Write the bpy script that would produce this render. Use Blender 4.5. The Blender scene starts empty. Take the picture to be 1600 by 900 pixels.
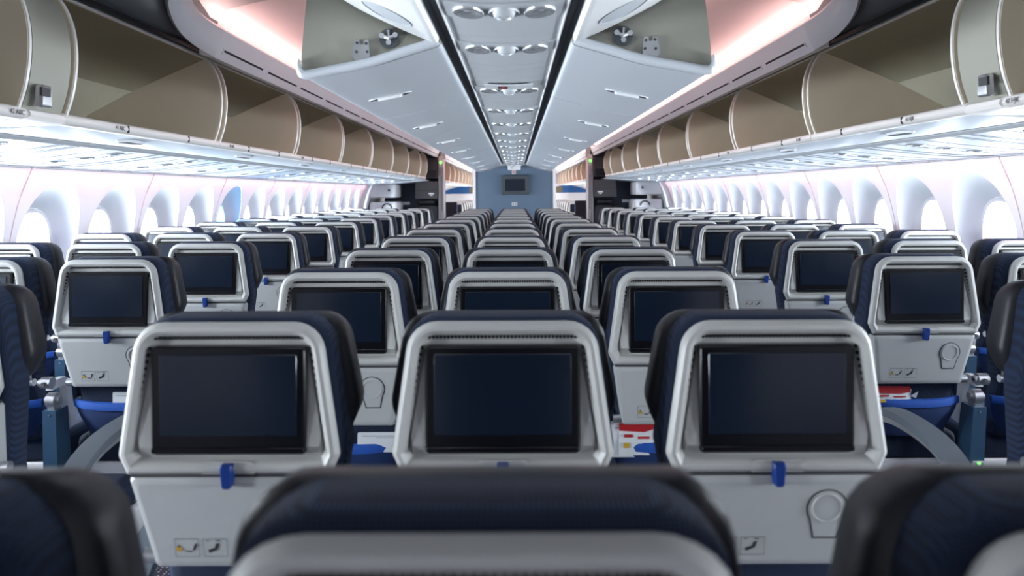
import bpy, bmesh, math, random
from mathutils import Vector, Matrix
random.seed(7)
SC = bpy.context.scene
COL = SC.collection
PI = math.pi

# ------------------------------------------------------------------ camera
EYE = 1.35
cam_d = bpy.data.cameras.new('camera')
cam = bpy.data.objects.new('camera', cam_d)
COL.objects.link(cam)
cam.location = (0, 0, EYE)
ROLL = 0.004
SHELL_TILT = 0.0075     # the cabin lining sits very slightly rotated against the seats
cam.matrix_world = Matrix.Translation((0, 0, EYE)) @ Matrix.Rotation(PI/2, 4, 'X') @ Matrix.Rotation(-ROLL, 4, 'Z')
cam_d.sensor_width = 36
cam_d.lens = 36*1150/1600
cam_d.shift_x = -6/1600
cam_d.shift_y = -149/1600
cam_d.clip_start = 0.02
cam_d.clip_end = 200
cam_d.dof.use_dof = True
cam_d.dof.focus_distance = 3.2
cam_d.dof.aperture_fstop = 3.8
SC.camera = cam

# ------------------------------------------------------------------ world and light
world = bpy.data.worlds.new('world')
SC.world = world
world.use_nodes = True
bg = world.node_tree.nodes['Background']
bg.inputs[0].default_value = (0.90, 0.96, 1.0, 1)
bg.inputs[1].default_value = 3.2
SC.view_settings.view_transform = 'Standard'
SC.view_settings.look = 'None'
SC.view_settings.gamma = 1
SC.view_settings.use_curve_mapping = False
SC.view_settings.exposure = 0.40
SC.cycles.use_denoising = True
SC.cycles.max_bounces = 8
SC.cycles.diffuse_bounces = 5
SC.cycles.glossy_bounces = 4
SC.cycles.transparent_max_bounces = 8
SC.cycles.sample_clamp_indirect = 6

def area(name, loc, target, sx, sy, power, color):
    d = bpy.data.lights.new(name, 'AREA')
    d.shape = 'RECTANGLE'; d.size = sx; d.size_y = sy
    d.energy = power; d.color = color; d.spread = math.radians(150)
    o = bpy.data.objects.new(name, d); COL.objects.link(o)
    o.location = loc
    v = Vector(target)-Vector(loc); v.y = 0
    zq = -v.normalized(); xq = Vector((0, 1, 0)); yq = zq.cross(xq).normalized()   # local X runs along the cabin
    m = Matrix((xq, yq, zq)).transposed().to_4x4(); m.translation = Vector(loc)
    o.matrix_world = m
    return o
WIN_Y0, WIN_P = -1.60, 0.62
WINS = [WIN_Y0 + 0.62*i for i in range(3, 22)]    # window centres along the cabin
WIN_W = 16.0
COVE_W = 16.0
for s in (-1, 1):
    for wy in WINS:     # daylight entering each window
        area('window_daylight', (s*2.72, wy, EYE-0.28), (0, wy, EYE-0.45), 0.29, 0.42, WIN_W*(1.8 if s < 0 else 1.15)*(0.35 if s < 0 and abs(wy-6.46) < .1 else 1), (0.93, 0.97, 1.0))
    area('cove_lamp', (s*1.375, 7.5, EYE+0.772), (s*0.95, 7.7, EYE+0.98), 8.9, 0.03, COVE_W, (1.0, 0.72, 0.69))
    area('cove_lamp_far', (s*1.375, 18.5, EYE+0.772), (s*0.95, 18.5, EYE+0.98), 13, 0.03, 110, (1.0, 0.75, 0.72))
    area('wash_lamp', (s*2.355, 5.4, EYE+0.148), (s*2.50, 5.4, EYE-0.3), 13, 0.03, 13.0, (1.0, 0.50, 0.58))

# ------------------------------------------------------------------ materials
def mat(name, col, rough=0.5, metal=0.0, emit=None, es=0, noise=0.0, nscale=40, bump=0.0, bscale=200, spec=None, coat=0.0):
    m = bpy.data.materials.new(name); m.use_nodes = True
    nt = m.node_tree; b = nt.nodes['Principled BSDF']
    b.inputs['Base Color'].default_value = (*col, 1)
    b.inputs['Roughness'].default_value = rough
    b.inputs['Metallic'].default_value = metal
    if spec is not None: b.inputs['Specular IOR Level'].default_value = spec
    if coat: b.inputs['Coat Weight'].default_value = coat
    if emit:
        b.inputs['Emission Color'].default_value = (*emit, 1); b.inputs['Emission Strength'].default_value = es
    tc = nt.nodes.new('ShaderNodeTexCoord')
    if noise:
        n = nt.nodes.new('ShaderNodeTexNoise'); n.inputs['Scale'].default_value = nscale; n.inputs['Detail'].default_value = 4
        r = nt.nodes.new('ShaderNodeMapRange'); r.inputs[3].default_value = 1-noise; r.inputs[4].default_value = 1+noise
        mx = nt.nodes.new('ShaderNodeVectorMath'); mx.operation = 'SCALE'
        mx.inputs[0].default_value = col
        nt.links.new(tc.outputs['Object'], n.inputs[0]); nt.links.new(n.outputs[0], r.inputs[0])
        nt.links.new(r.outputs[0], mx.inputs[3]); nt.links.new(mx.outputs[0], b.inputs['Base Color'])
    if bump:
        n2 = nt.nodes.new('ShaderNodeTexNoise'); n2.inputs['Scale'].default_value = bscale
        bp = nt.nodes.new('ShaderNodeBump'); bp.inputs['Strength'].default_value = bump; bp.inputs['Distance'].default_value = 0.002
        nt.links.new(tc.outputs['Object'], n2.inputs[0]); nt.links.new(n2.outputs[0], bp.inputs['Height']); nt.links.new(bp.outputs[0], b.inputs['Normal'])
    return m

def fabric(name, c1, c2, scale=260, rough=0.85, ribs=True):
    m = bpy.data.materials.new(name); m.use_nodes = True
    nt = m.node_tree; b = nt.nodes['Principled BSDF']; b.inputs['Roughness'].default_value = rough
    tc = nt.nodes.new('ShaderNodeTexCoord')
    outs = []
    for d in ('X', 'Z'):
        w = nt.nodes.new('ShaderNodeTexWave'); w.wave_type = 'BANDS'; w.bands_direction = d
        w.inputs['Scale'].default_value = scale/3.2 if d == 'X' else scale/2.2
        w.inputs['Distortion'].default_value = 0.3
        nt.links.new(tc.outputs['Object'], w.inputs[0]); outs.append(w.outputs['Fac'])
    mul = nt.nodes.new('ShaderNodeMath'); mul.operation = 'MULTIPLY'
    nt.links.new(outs[0], mul.inputs[0]); nt.links.new(outs[1], mul.inputs[1])
    mx = nt.nodes.new('ShaderNodeMix'); mx.data_type = 'RGBA'
    mx.inputs[6].default_value = (*c1, 1); mx.inputs[7].default_value = (*c2, 1)
    nt.links.new(mul.outputs[0], mx.inputs[0]); nt.links.new(mx.outputs[2], b.inputs['Base Color'])
    bp = nt.nodes.new('ShaderNodeBump'); bp.inputs['Strength'].default_value = 0.5; bp.inputs['Distance'].default_value = 0.002
    nt.links.new(mul.outputs[0], bp.inputs['Height']); nt.links.new(bp.outputs[0], b.inputs['Normal'])
    return m

M = {}
M['shell'] = mat('grey_shell_plastic', (0.54, 0.535, 0.52), 0.38, bump=0.04, bscale=900)
M['tray'] = mat('tray_plastic', (0.51, 0.515, 0.515), 0.42, noise=0.03, bump=0.05, bscale=900)
M['navy'] = fabric('navy_rib_fabric', (0.006, 0.012, 0.034), (0.022, 0.050, 0.125))
M['blue'] = fabric('blue_pocket_fabric', (0.005, 0.020, 0.085), (0.012, 0.060, 0.24), 300)
M['rim_blue'] = mat('bright_blue_edging', (0.008, 0.075, 0.38), 0.8, noise=0.15, nscale=150)
M['leather'] = mat('dark_headrest_leather', (0.012, 0.012, 0.018), 0.45, noise=0.1, bump=0.35, bscale=60)
M['black'] = mat('black_bezel', (0.004, 0.004, 0.006), 0.25)
M['screen'] = mat('dark_glass_screen', (0.006, 0.012, 0.026), 0.2, spec=0.7)
M['hole'] = mat('black_perforation', (0.008, 0.008, 0.009), 0.9)
M['latch'] = mat('blue_latch_plastic', (0.004, 0.035, 0.22), 0.35)
M['seam'] = mat('dark_seam', (0.05, 0.05, 0.055), 0.7)
M['metal'] = mat('satin_aluminium', (0.55, 0.56, 0.58), 0.3, metal=0.85)
M['armgrey'] = mat('grey_arm_pad', (0.13, 0.15, 0.18), 0.5)
M['post'] = mat('navy_post_paint', (0.03, 0.075, 0.14), 0.4)
M['white'] = mat('white_ceiling_plastic', (0.90, 0.90, 0.91), 0.35, noise=0.015, nscale=3)
M['bin'] = mat('bin_white_gloss', (0.60, 0.63, 0.68), 0.33, noise=0.02, nscale=3)
M['psu'] = mat('service_white_gloss', (0.50, 0.55, 0.61), 0.33)
M['strip'] = mat('ceiling_strip_grey', (0.50, 0.52, 0.55), 0.38, noise=0.02)
M['lightwell'] = mat('polished_lamp_well', (0.62, 0.64, 0.67), 0.42)
M['dish'] = mat('polished_lamp_dish', (0.68, 0.70, 0.73), 0.24, metal=0.7)
M['lining'] = mat('shaded_bin_lining', (0.30, 0.275, 0.205), 0.5, noise=0.05, nscale=8)  # darker copy of the bin lining; the housing's shade is in the colour
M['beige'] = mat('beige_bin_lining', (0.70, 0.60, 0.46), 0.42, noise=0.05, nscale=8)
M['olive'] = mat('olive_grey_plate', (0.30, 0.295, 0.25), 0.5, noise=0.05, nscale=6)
M['trimpink'] = mat('cream_edge_trim', (0.80, 0.76, 0.74), 0.3)
M['darkpanel'] = mat('dark_grey_upper_panel', (0.075, 0.08, 0.085), 0.35)
M['gap'] = mat('black_gap', (0.010, 0.012, 0.014), 0.7)
M['band'] = mat('slate_shade_band', (0.055, 0.065, 0.08), 0.6)  # shading of the bins' curved inner edge, put into a dark colour
M['vault'] = mat('vault_pink_glow', (0.66, 0.49, 0.475), 0.45)  # white vault; part of the pink cove glow is put into this colour
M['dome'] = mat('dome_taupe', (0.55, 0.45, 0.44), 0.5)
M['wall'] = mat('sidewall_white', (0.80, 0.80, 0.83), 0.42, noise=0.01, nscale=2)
M['reveal'] = mat('window_reveal_white', (0.50, 0.52, 0.56), 0.4)  # greyed below the wall white to put the window recess shade into the colour
M['joint'] = mat('grey_joint_line', (0.10, 0.11, 0.13), 0.7)
M['wseam'] = mat('wall_joint', (0.62, 0.50, 0.52), 0.7)
M['bulkhead'] = mat('blue_grey_bulkhead', (0.12, 0.18, 0.26), 0.7, noise=0.22, nscale=90, bump=0.2, bscale=300)
M['bulkdark'] = mat('dark_navy_bulkhead', (0.028, 0.036, 0.060), 0.6, noise=0.1, nscale=60)
M['charcoal'] = mat('charcoal_plastic', (0.045, 0.043, 0.048), 0.5)
M['tvframe'] = mat('monitor_frame_grey', (0.075, 0.085, 0.095), 0.4)
M['pillar'] = mat('grey_pillar', (0.33, 0.32, 0.34), 0.3, metal=0.3)
M['led'] = mat('cove_led', (1, 1, 1), 0.5, emit=(1.0, 0.80, 0.79), es=3.2)
M['green'] = mat('green_indicator', (0.1, 0.8, 0.1), 0.5, emit=(0.15, 1.0, 0.1), es=2.5)
M['red'] = mat('red_print', (0.45, 0.015, 0.02), 0.4)
M['paper'] = mat('white_wrapper', (0.75, 0.77, 0.80), 0.3)
M['ink'] = mat('dark_ink', (0.03, 0.03, 0.035), 0.6)
M['outline'] = mat('grey_ink', (0.22, 0.22, 0.24), 0.6)
M['yellow'] = mat('yellow_ink', (0.55, 0.33, 0.04), 0.6)
M['skin'] = mat('hull_liner', (0.25, 0.25, 0.26), 0.8)
M['curtain'] = mat('blue_partition', (0.02, 0.12, 0.34), 0.5)
M['gold'] = mat('bronze_partition', (0.16, 0.14, 0.08), 0.5)

def glass(name, tint, gloss=0.08):
    m = bpy.data.materials.new(name); m.use_nodes = True; nt = m.node_tree
    nt.nodes.clear()
    o = nt.nodes.new('ShaderNodeOutputMaterial'); t = nt.nodes.new('ShaderNodeBsdfTransparent')
    g = nt.nodes.new('ShaderNodeBsdfGlossy'); mx = nt.nodes.new('ShaderNodeMixShader')
    t.inputs[0].default_value = (*tint, 1); g.inputs['Roughness'].default_value = 0.05; mx.inputs[0].default_value = gloss
    nt.links.new(t.outputs[0], mx.inputs[1]); nt.links.new(g.outputs[0], mx.inputs[2]); nt.links.new(mx.outputs[0], o.inputs[0])
    return m
M['glass'] = glass('clear_window_pane', (0.95, 0.98, 1.0))
M['bluepane'] = glass('tinted_window_pane', (0.42, 0.74, 0.98), 0.03)

def carpet():
    m = bpy.data.materials.new('speckled_carpet'); m.use_nodes = True; nt = m.node_tree; b = nt.nodes['Principled BSDF']
    b.inputs['Roughness'].default_value = 0.95
    tc = nt.nodes.new('ShaderNodeTexCoord')
    v = nt.nodes.new('ShaderNodeTexVoronoi'); v.inputs['Scale'].default_value = 70; v.inputs['Randomness'].default_value = 0.35
    cr = nt.nodes.new('ShaderNodeValToRGB'); e = cr.color_ramp.elements
    e[0].position = 0.22; e[0].color = (0.42, 0.46, 0.58, 1); e[1].position = 0.34; e[1].color = (0.060, 0.045, 0.065, 1)
    nt.links.new(tc.outputs['Object'], v.inputs[0]); nt.links.new(v.outputs['Distance'], cr.inputs[0]); nt.links.new(cr.outputs[0], b.inputs['Base Color'])
    return m
M['carpet'] = carpet()

# ------------------------------------------------------------------ geometry helpers
def finish(bm, name, mats, parent=None, loc=None, angle=35, smooth=True):
    bmesh.ops.remove_doubles(bm, verts=bm.verts, dist=1e-5)
    bmesh.ops.recalc_face_normals(bm, faces=bm.faces)
    for f in bm.faces: f.smooth = smooth
    th = math.radians(angle)
    for e in bm.edges:
        if len(e.link_faces) == 2 and e.calc_face_angle(0) > th: e.smooth = False
    me = bpy.data.meshes.new(name); bm.to_mesh(me); bm.free()
    for m in (mats if isinstance(mats, (list, tuple)) else [mats]): me.materials.append(M[m])
    o = bpy.data.objects.new(name, me); COL.objects.link(o)
    if parent: o.parent = parent
    if loc: o.location = loc
    return o

def rpoly(pts, r, seg=5):
    """closed polygon with rounded corners -> list of (u, v)"""
    n = len(pts); out = []
    rs = r if isinstance(r, (list, tuple)) else [r]*n
    for i in range(n):
        p0 = Vector(pts[i-1]); p = Vector(pts[i]); p1 = Vector(pts[(i+1) % n])
        a = (p0-p).normalized(); b = (p1-p).normalized()
        ang = a.angle(b); t = rs[i]/math.tan(ang/2)
        t = min(t, (p0-p).length*0.49, (p1-p).length*0.49)
        rr = t*math.tan(ang/2)
        c = p + (a+b).normalized()*(rr/math.sin(ang/2))
        s = p + a*t; e = p + b*t
        a0 = math.atan2(s.y-c.y, s.x-c.x); a1 = math.atan2(e.y-c.y, e.x-c.x)
        d = (a1-a0+PI) % (2*PI)-PI
        for k in range(seg+1):
            q = a0+d*k/seg
            out.append((c.x+rr*math.cos(q), c.y+rr*math.sin(q)))
    return out

def inset(pts, d):
    n = len(pts); out = []
    area2 = sum(pts[i][0]*pts[(i+1) % n][1]-pts[(i+1) % n][0]*pts[i][1] for i in range(n))
    sg = 1 if area2 > 0 else -1
    for i in range(n):
        p0 = Vector(pts[i-1]); p = Vector(pts[i]); p1 = Vector(pts[(i+1) % n])
        e0 = (p-p0).normalized(); e1 = (p1-p).normalized()
        n0 = Vector((-e0.y, e0.x))*sg; n1 = Vector((-e1.y, e1.x))*sg
        m = (n0+n1); k = d/max(0.3, (1+n0.dot(n1)))
        q = p+m*k
        out.append((q.x, q.y))
    return out

def loft(bm, loops, caps=(True, True), closed=True, mi=0):
    rings = [[bm.verts.new(p) for p in L] for L in loops]
    n = len(rings[0])
    for a, b in zip(rings, rings[1:]):
        for i in range(n if closed else n-1):
            j = (i+1) % n
            f = bm.faces.new((a[i], a[j], b[j], b[i])); f.material_index = mi
    if caps[0]: bm.faces.new(rings[0]).material_index = mi
    if caps[1]: bm.faces.new(rings[-1][::-1]).material_index = mi
    return rings

def box(bm, x0, x1, y0, y1, z0, z1, mi=0):
    v = [bm.verts.new((x, y, z)) for x in (x0, x1) for y in (y0, y1) for z in (z0, z1)]
    for q in ((0, 1, 3, 2), (4, 6, 7, 5), (0, 4, 5, 1), (2, 3, 7, 6), (0, 2, 6, 4), (1, 5, 7, 3)):
        bm.faces.new([v[i] for i in q]).material_index = mi

def rbox(bm, x0, x1, y0, y1, z0, z1, r=0.01, b=0.004, seg=3, mi=0):
    """box rounded in the x-z plane with softened y ends"""
    P = [(x0, z0), (x1, z0), (x1, z1), (x0, z1)]
    A = rpoly(P, r, seg); B = rpoly(inset(P, b), max(r-b, 0.001), seg)
    loft(bm, [[(u, y0, v) for u, v in B], [(u, y0+b, v) for u, v in A], [(u, y1-b, v) for u, v in A], [(u, y1, v) for u, v in B]], mi=mi)

def tube(bm, pts, r, n=8, mi=0, caps=(True, True)):
    P = [Vector(p) for p in pts]; rings = []
    ext = [max(p[a] for p in P)-min(p[a] for p in P) for a in range(3)]
    up = Vector((0, 0, 0)); up[ext.index(min(ext))] = 1
    for i, p in enumerate(P):
        t = (P[min(i+1, len(P)-1)]-P[max(i-1, 0)]).normalized()
        a = t.cross(up)
        if a.length < 0.1: a = t.orthogonal()
        a.normalize(); b = t.cross(a)
        rr = r[i] if isinstance(r, (list, tuple)) else r
        rings.append([p+(a*math.cos(2*PI*k/n)+b*math.sin(2*PI*k/n))*rr for k in range(n)])
    loft(bm, rings, caps, mi=mi)

def cyl(bm, c, axis, r, h, n=16, mi=0, r2=None):
    c = Vector(c); ax = {'x': Vector((1, 0, 0)), 'y': Vector((0, 1, 0)), 'z': Vector((0, 0, 1))}[axis]
    a = ax.orthogonal().normalized(); b = ax.cross(a)
    r2 = r if r2 is None else r2
    loft(bm, [[c+ax*(-h/2)+(a*math.cos(2*PI*k/n)+b*math.sin(2*PI*k/n))*r for k in range(n)],
              [c+ax*(h/2)+(a*math.cos(2*PI*k/n)+b*math.sin(2*PI*k/n))*r2 for k in range(n)]], mi=mi)

def extrude_profile(bm, prof, y0, y1, thick=None, mi=0, caps=True, steps=1):
    """closed (x, z) profile extruded along the cabin"""
    loft(bm, [[(x, y0+(y1-y0)*k/steps, z) for x, z in prof] for k in range(steps+1)], (caps, caps), mi=mi)

def offset_open(prof, d):
    out = []
    for i, p in enumerate(prof):
        a = Vector(prof[max(i-1, 0)]); b = Vector(prof[min(i+1, len(prof)-1)])
        t = (b-a).normalized(); nrm = Vector((-t.y, t.x))
        out.append((p[0]+nrm.x*d, p[1]+nrm.y*d))
    return out

def sheet(bm, prof, y0, y1, d=0.006, mi=0):
    """open (x, z) profile with thickness d, extruded along the cabin"""
    extrude_profile(bm, list(prof)+offset_open(prof, d)[::-1], y0, y1, mi=mi)

def smooth_prof(pts, n=4):
    """Catmull-Rom through (x, z) points"""
    P = [Vector(p) for p in pts]; out = []
    for i in range(len(P)-1):
        p0 = P[max(i-1, 0)]; p1 = P[i]; p2 = P[i+1]; p3 = P[min(i+2, len(P)-1)]
        for k in range(n):
            t = k/n
            q = 0.5*((2*p1)+(p2-p0)*t+(2*p0-5*p1+4*p2-p3)*t*t+(3*p1-p0-3*p2+p3)*t**3)
            out.append(tuple(q))
    out.append(tuple(P[-1])); return out

def H(pts, s=1): return [(s*x, EYE+h) for x, h in pts]      # heights given from the eye line

def empty(name, loc, label=None, cat=None, group=None, kind=None, rotz=0):
    o = bpy.data.objects.new(name, None); COL.objects.link(o); o.location = loc; o.rotation_euler = (0, 0, rotz)
    o.empty_display_size = 0.05
    tag(o, label, cat, group, kind); return o
def tag(o, label=None, cat=None, group=None, kind=None):
    if label: o['label'] = label
    if cat: o['category'] = cat
    if group: o['group'] = group
    if kind: o['kind'] = kind
    return o
KIDS = {}
def copy_tree(o, parent=None):
    c = o.copy(); COL.objects.link(c)
    if parent: c.parent = parent
    kids = KIDS.get(o.name)
    if kids is None:
        kids = KIDS[o.name] = [c for c in o.children if not c.name.startswith('row_number')]
    for ch in kids: copy_tree(ch, c)
    return c

o15 = ['first', 'second', 'third', 'fourth', 'fifth', 'sixth', 'seventh', 'eighth', 'ninth', 'tenth', 'eleventh', 'twelfth', 'thirteenth', 'fourteenth', 'fifteenth']

# ------------------------------------------------------------------ structure: floor, hull, end walls
Y_BACK, Y_END = -1.9, 27.0
bm = bmesh.new(); box(bm, -2.7, 2.7, Y_BACK, Y_END, -0.05, 0)
tag(finish(bm, 'floor', 'carpet'), kind='structure', label='speckled purple-grey cabin carpet')
hull = smooth_prof([(2.74, 0.10), (2.66, 0.55), (2.30, 0.95), (1.60, 1.22), (0.8, 1.35), (0, 1.38), (-0.8, 1.35), (-1.60, 1.22), (-2.30, 0.95), (-2.66, 0.55), (-2.74, 0.10)], 3)
bm = bmesh.new(); sheet(bm, H(hull), Y_BACK, Y_END, -0.03)
for s in (-1, 1): sheet(bm, [(s*2.70, -0.02), (s*2.70, 0.42)], Y_BACK, Y_END, 0.02)
tag(finish(bm, 'ceiling', 'skin'), kind='structure', label='curved cabin shell above the bins')
bm = bmesh.new(); box(bm, -2.8, 2.8, Y_BACK-0.05, Y_BACK, -0.05, EYE+1.4)
tag(finish(bm, 'wall_back', 'white'), kind='structure', label='rear end wall of the cabin')
bm = bmesh.new(); box(bm, -2.8, 2.8, Y_END, Y_END+0.05, -0.05, EYE+1.4)
tag(finish(bm, 'wall_front', 'white'), kind='structure', label='pale wall at the far end of the forward cabin')

# ------------------------------------------------------------------ side walls with windows
WP = smooth_prof([(2.36, -1.35), (2.50, -1.0), (2.56, -0.70), (2.56, -0.45), (2.525, -0.2), (2.475, 0.0), (2.43, 0.10), (2.405, 0.165)], 4)
def wallx(h):
    for (x0, h0), (x1, h1) in zip(WP, WP[1:]):
        if h0 <= h <= h1: return x0+(x1-x0)*(h-h0)/(h1-h0)
    return WP[0][0] if h < WP[0][1] else WP[-1][0]
NW = 40
def egg(cy, ch, a, bt, bb, k=2.3):
    out = []
    for i in range(NW):
        t = 2*PI*i/NW
        c, s_ = math.cos(t), math.sin(t)
        u = math.copysign(abs(c)**(2/k), c)*a; v = math.copysign(abs(s_)**(2/k), s_)*(bt if s_ > 0 else bb)
        out.append((cy+u, ch+v))
    return out
CELL_T, CELL_B = 0.165, -0.72
def cell_mesh(s):
    """one window bay of the side wall with the deep recess (local y = 0 at the window centre)"""
    bm = bmesh.new()
    hw = 0.3101
    ell = egg(0, -0.27, 0.262, 0.355, 0.40, 2.2)
    rect = []
    for i in range(NW):
        t = 2*PI*i/NW; c, s_ = math.cos(t), math.sin(t)
        hh = (CELL_T+0.27) if s_ > 0 else (-0.27-CELL_B)
        k = min(hw/abs(c) if abs(c) > 1e-6 else 9, hh/abs(s_) if abs(s_) > 1e-6 else 9)
        rect.append((k*c, -0.27+k*s_))
    # snap four rect corners
    for cx, chh in ((hw, CELL_T), (-hw, CELL_T), (-hw, CELL_B), (hw, CELL_B)):
        j = min(range(NW), key=lambda i: (rect[i][0]-cx)**2+(rect[i][1]-chh)**2); rect[j] = (cx, chh)
    loops = []
    for f in (0, 0.25, 0.5, 0.75, 1.0):
        L = []
        for (y0, h0), (y1, h1) in zip(rect, ell):
            y = y0+(y1-y0)*f; h = h0+(h1-h0)*f
            L.append((s*wallx(h), y, EYE+h))
        loops.append(L)
    loft(bm, loops, (False, False))
    # lower dado below the bay
    hs = [CELL_B+(-1.35-CELL_B)*k/5 for k in range(6)]
    loft(bm, [[(s*wallx(h), -hw, EYE+h), (s*wallx(h), hw, EYE+h)] for h in hs], (False, False), closed=False)
    return bm, ell
def reveal_mesh(s, ell):
    bm = bmesh.new()
    g = egg(0, -0.30, 0.165, 0.245, 0.245, 2.6)
    loops = []
    for f, bulge in ((0, 0), (0.04, 0.0), (0.35, 0.03), (0.7, 0.02), (0.95, 0.004), (1.0, 0.0)):
        L = []
        for (y0, h0), (y1, h1) in zip(ell, g):
            y = y0+(y1-y0)*f; h = h0+(h1-h0)*f
            x = wallx(h0)+0.002 + (2.615-wallx(h0))*min(1, f*1.0) + bulge + (0.012 if f > 0.001 else 0)
            L.append((s*min(x, 2.63), y, EYE+h))
        loops.append(L)
    loft(bm, loops, (False, False))
    return bm, g
def frame_mesh(s, g):
    bm = bmesh.new()
    g2 = egg(0, -0.30, 0.142, 0.222, 0.222, 2.6)
    loft(bm, [[(s*2.625, y, EYE+h) for y, h in g], [(s*2.612, y*0.985, EYE+(h+0.3)*0.985-0.3) for y, h in g],
              [(s*2.612, y, EYE+h) for y, h in g2], [(s*2.68, y, EYE+h) for y, h in g2]], (False, False))
    return bm, g2
def pane_mesh(s, g2):
    bm = bmesh.new()
    loft(bm, [[(s*2.650, y*1.02, EYE+(h+0.3)*1.02-0.3) for y, h in g2], [(s*2.654, y*1.02, EYE+(h+0.3)*1.02-0.3) for y, h in g2]])
    return bm
wcount = 0
for s, side in ((-1, 'left'), (1, 'right')):
    root = empty('wall_'+side, (0, 0, 0), label='white curved side wall, '+side+' side of the cabin', kind='structure')
    cb, ell = cell_mesh(s); cell = finish(cb, 'wall_panel', 'wall', root)
    sm = bmesh.new()
    tube(sm, [(s*(wallx(h)-0.001), 0, EYE+h) for h in [CELL_T-0.01, 0.1, 0, -0.1, -0.2, -0.3, -0.45, -0.6, -0.8, -1.0]], 0.0028, 5)
    seam = finish(sm, 'panel_joint', 'wseam', root)
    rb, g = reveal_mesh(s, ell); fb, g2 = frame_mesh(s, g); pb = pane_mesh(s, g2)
    rev0 = fr0 = pn0 = None
    for i, wy in enumerate(WINS):
        c = cell if i == 0 else cell.copy()
        if i: COL.objects.link(c)
        c.location = (0, wy, 0)
        if i % 2 == 0 and 2 < wy < 12:
            pass
        wcount += 1
        w = empty('window_%d' % wcount, (0, wy, 0), kind='structure')
        if i == 0:
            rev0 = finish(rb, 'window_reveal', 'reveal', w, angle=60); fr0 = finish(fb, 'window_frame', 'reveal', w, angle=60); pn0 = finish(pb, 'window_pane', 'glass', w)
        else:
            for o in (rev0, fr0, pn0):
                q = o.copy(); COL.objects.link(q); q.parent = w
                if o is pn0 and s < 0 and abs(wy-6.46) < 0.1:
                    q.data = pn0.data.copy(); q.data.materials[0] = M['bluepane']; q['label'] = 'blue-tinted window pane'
    k = 0
    for i, wy in enumerate(WINS):
        if i % 2 == 1:
            q = seam if k == 0 else seam.copy()
            if k: COL.objects.link(q)
            q.location = (0, wy+0.31, 0); k += 1
    # plain wall beyond the last bay
    yb = WINS[-1]+0.31
    bm = bmesh.new(); sheet(bm, [(s*x, EYE+h) for x, h in WP], yb, Y_END, 0.01*(-s))
    finish(bm, 'wall_panel', 'wall', root)
    bm = bmesh.new(); sheet(bm, [(s*x, EYE+h) for x, h in WP], Y_BACK, WINS[0]-0.31, 0.01*(-s))
    finish(bm, 'wall_panel', 'wall', root)

# ------------------------------------------------------------------ overhead bins at the sides
BL = 1.22
ARC = smooth_prof([(1.436, .262), (1.414, .33), (1.402, .41), (1.401, .48), (1.412, .55), (1.437, .61), (1.471, .654)], 3)
def make_bin(s):
    L = BL-0.045
    root = empty('overhead_bin', (0, 0, 0))
    prof = [(x, h) for x, h in ARC] + [(1.60, .60), (1.85, .49), (2.04, .39), (2.07, .33), (2.0, .275)]
    first = None
    for y0, y1 in ((0.0, 0.014), (L-0.014, L)):
        bm = bmesh.new(); extrude_profile(bm, H(prof, s), y0, y1)
        p = finish(bm, 'end_panel', 'beige', root)
        bm = bmesh.new(); tube(bm, [(s*(x-0.001), (y0+y1)/2, EYE+h) for x, h in ARC], 0.0062, 6)
        finish(bm, 'edge_trim', 'trimpink', p)
    bm = bmesh.new(); sheet(bm, H([(1.445, .262), (1.6, .262), (1.85, .268), (2.0, .28), (2.07, .33)], s), 0.014, L-0.014, 0.008*-s)
    finish(bm, 'bin_floor', 'beige', root)
    bm = bmesh.new()
    lip = [(1.452, .268), (1.436, .268), (1.424, .260), (1.420, .248), (1.428, .236), (1.45, .231), (1.47, .233), (1.47, .26)]
    extrude_profile(bm, H(lip, s), -0.02, L+0.02)
    lipo = finish(bm, 'bin_lip', 'trimpink', root, angle=50)
    bm = bmesh.new()
    for yy in (0.36, 0.86): box(bm, *sorted((s*1.4185, s*1.43)), yy, yy+0.004, EYE+.236, EYE+.262)
    finish(bm, 'lip_joint', 'seam', lipo)
    bm = bmesh.new(); sheet(bm, H(smooth_prof([(1.458, .236), (1.55, .222), (1.65, .218), (1.735, .2225)], 3), s), -0.02, L+0.02, 0.006*s)
    finish(bm, 'bin_underside', 'psu', root)
    # recessed latch handle in the underside
    bm = bmesh.new()
    ring = [(s*(1.545+0.028*math.cos(2*PI*k/20)), 0.61+0.10*math.sin(2*PI*k/20)) for k in range(20)]
    loft(bm, [[(x, y, EYE+.2275) for x, y in ring], [(x, y, EYE+.2175) for x, y in ring], [(s*1.545+(x-s*1.545)*0.8, 0.61+(y-0.61)*0.9, EYE+.2160) for x, y in ring]])
    hd = finish(bm, 'bin_latch', 'lightwell', root)
    bm = bmesh.new(); box(bm, *sorted((s*1.53, s*1.56)), 0.55, 0.67, EYE+.2135, EYE+.218)
    finish(bm, 'latch_slot', 'seam', hd)
    bm = bmesh.new(); extrude_profile(bm, H([(1.463, .650), (1.476, .650), (1.482, .668), (1.468, .668)], s), 0, L)
    finish(bm, 'top_rail', 'trimpink', root)
    bm = bmesh.new(); sheet(bm, H([(1.478, .667), (1.7, .73), (1.95, .73), (2.18, .60), (2.24, .40), (2.16, .245), (1.74, .24)], s), -0.022, L+0.023, 0.006*s)
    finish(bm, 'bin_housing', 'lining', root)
    return root
bin_y = [1.12-0.15, 2.345] + [2.345+BL*i for i in range(1, 8)]
ords = ['nearest', 'second', 'third', 'fourth', 'fifth', 'sixth', 'seventh', 'eighth', 'ninth']
proto_bin = {}
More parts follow.
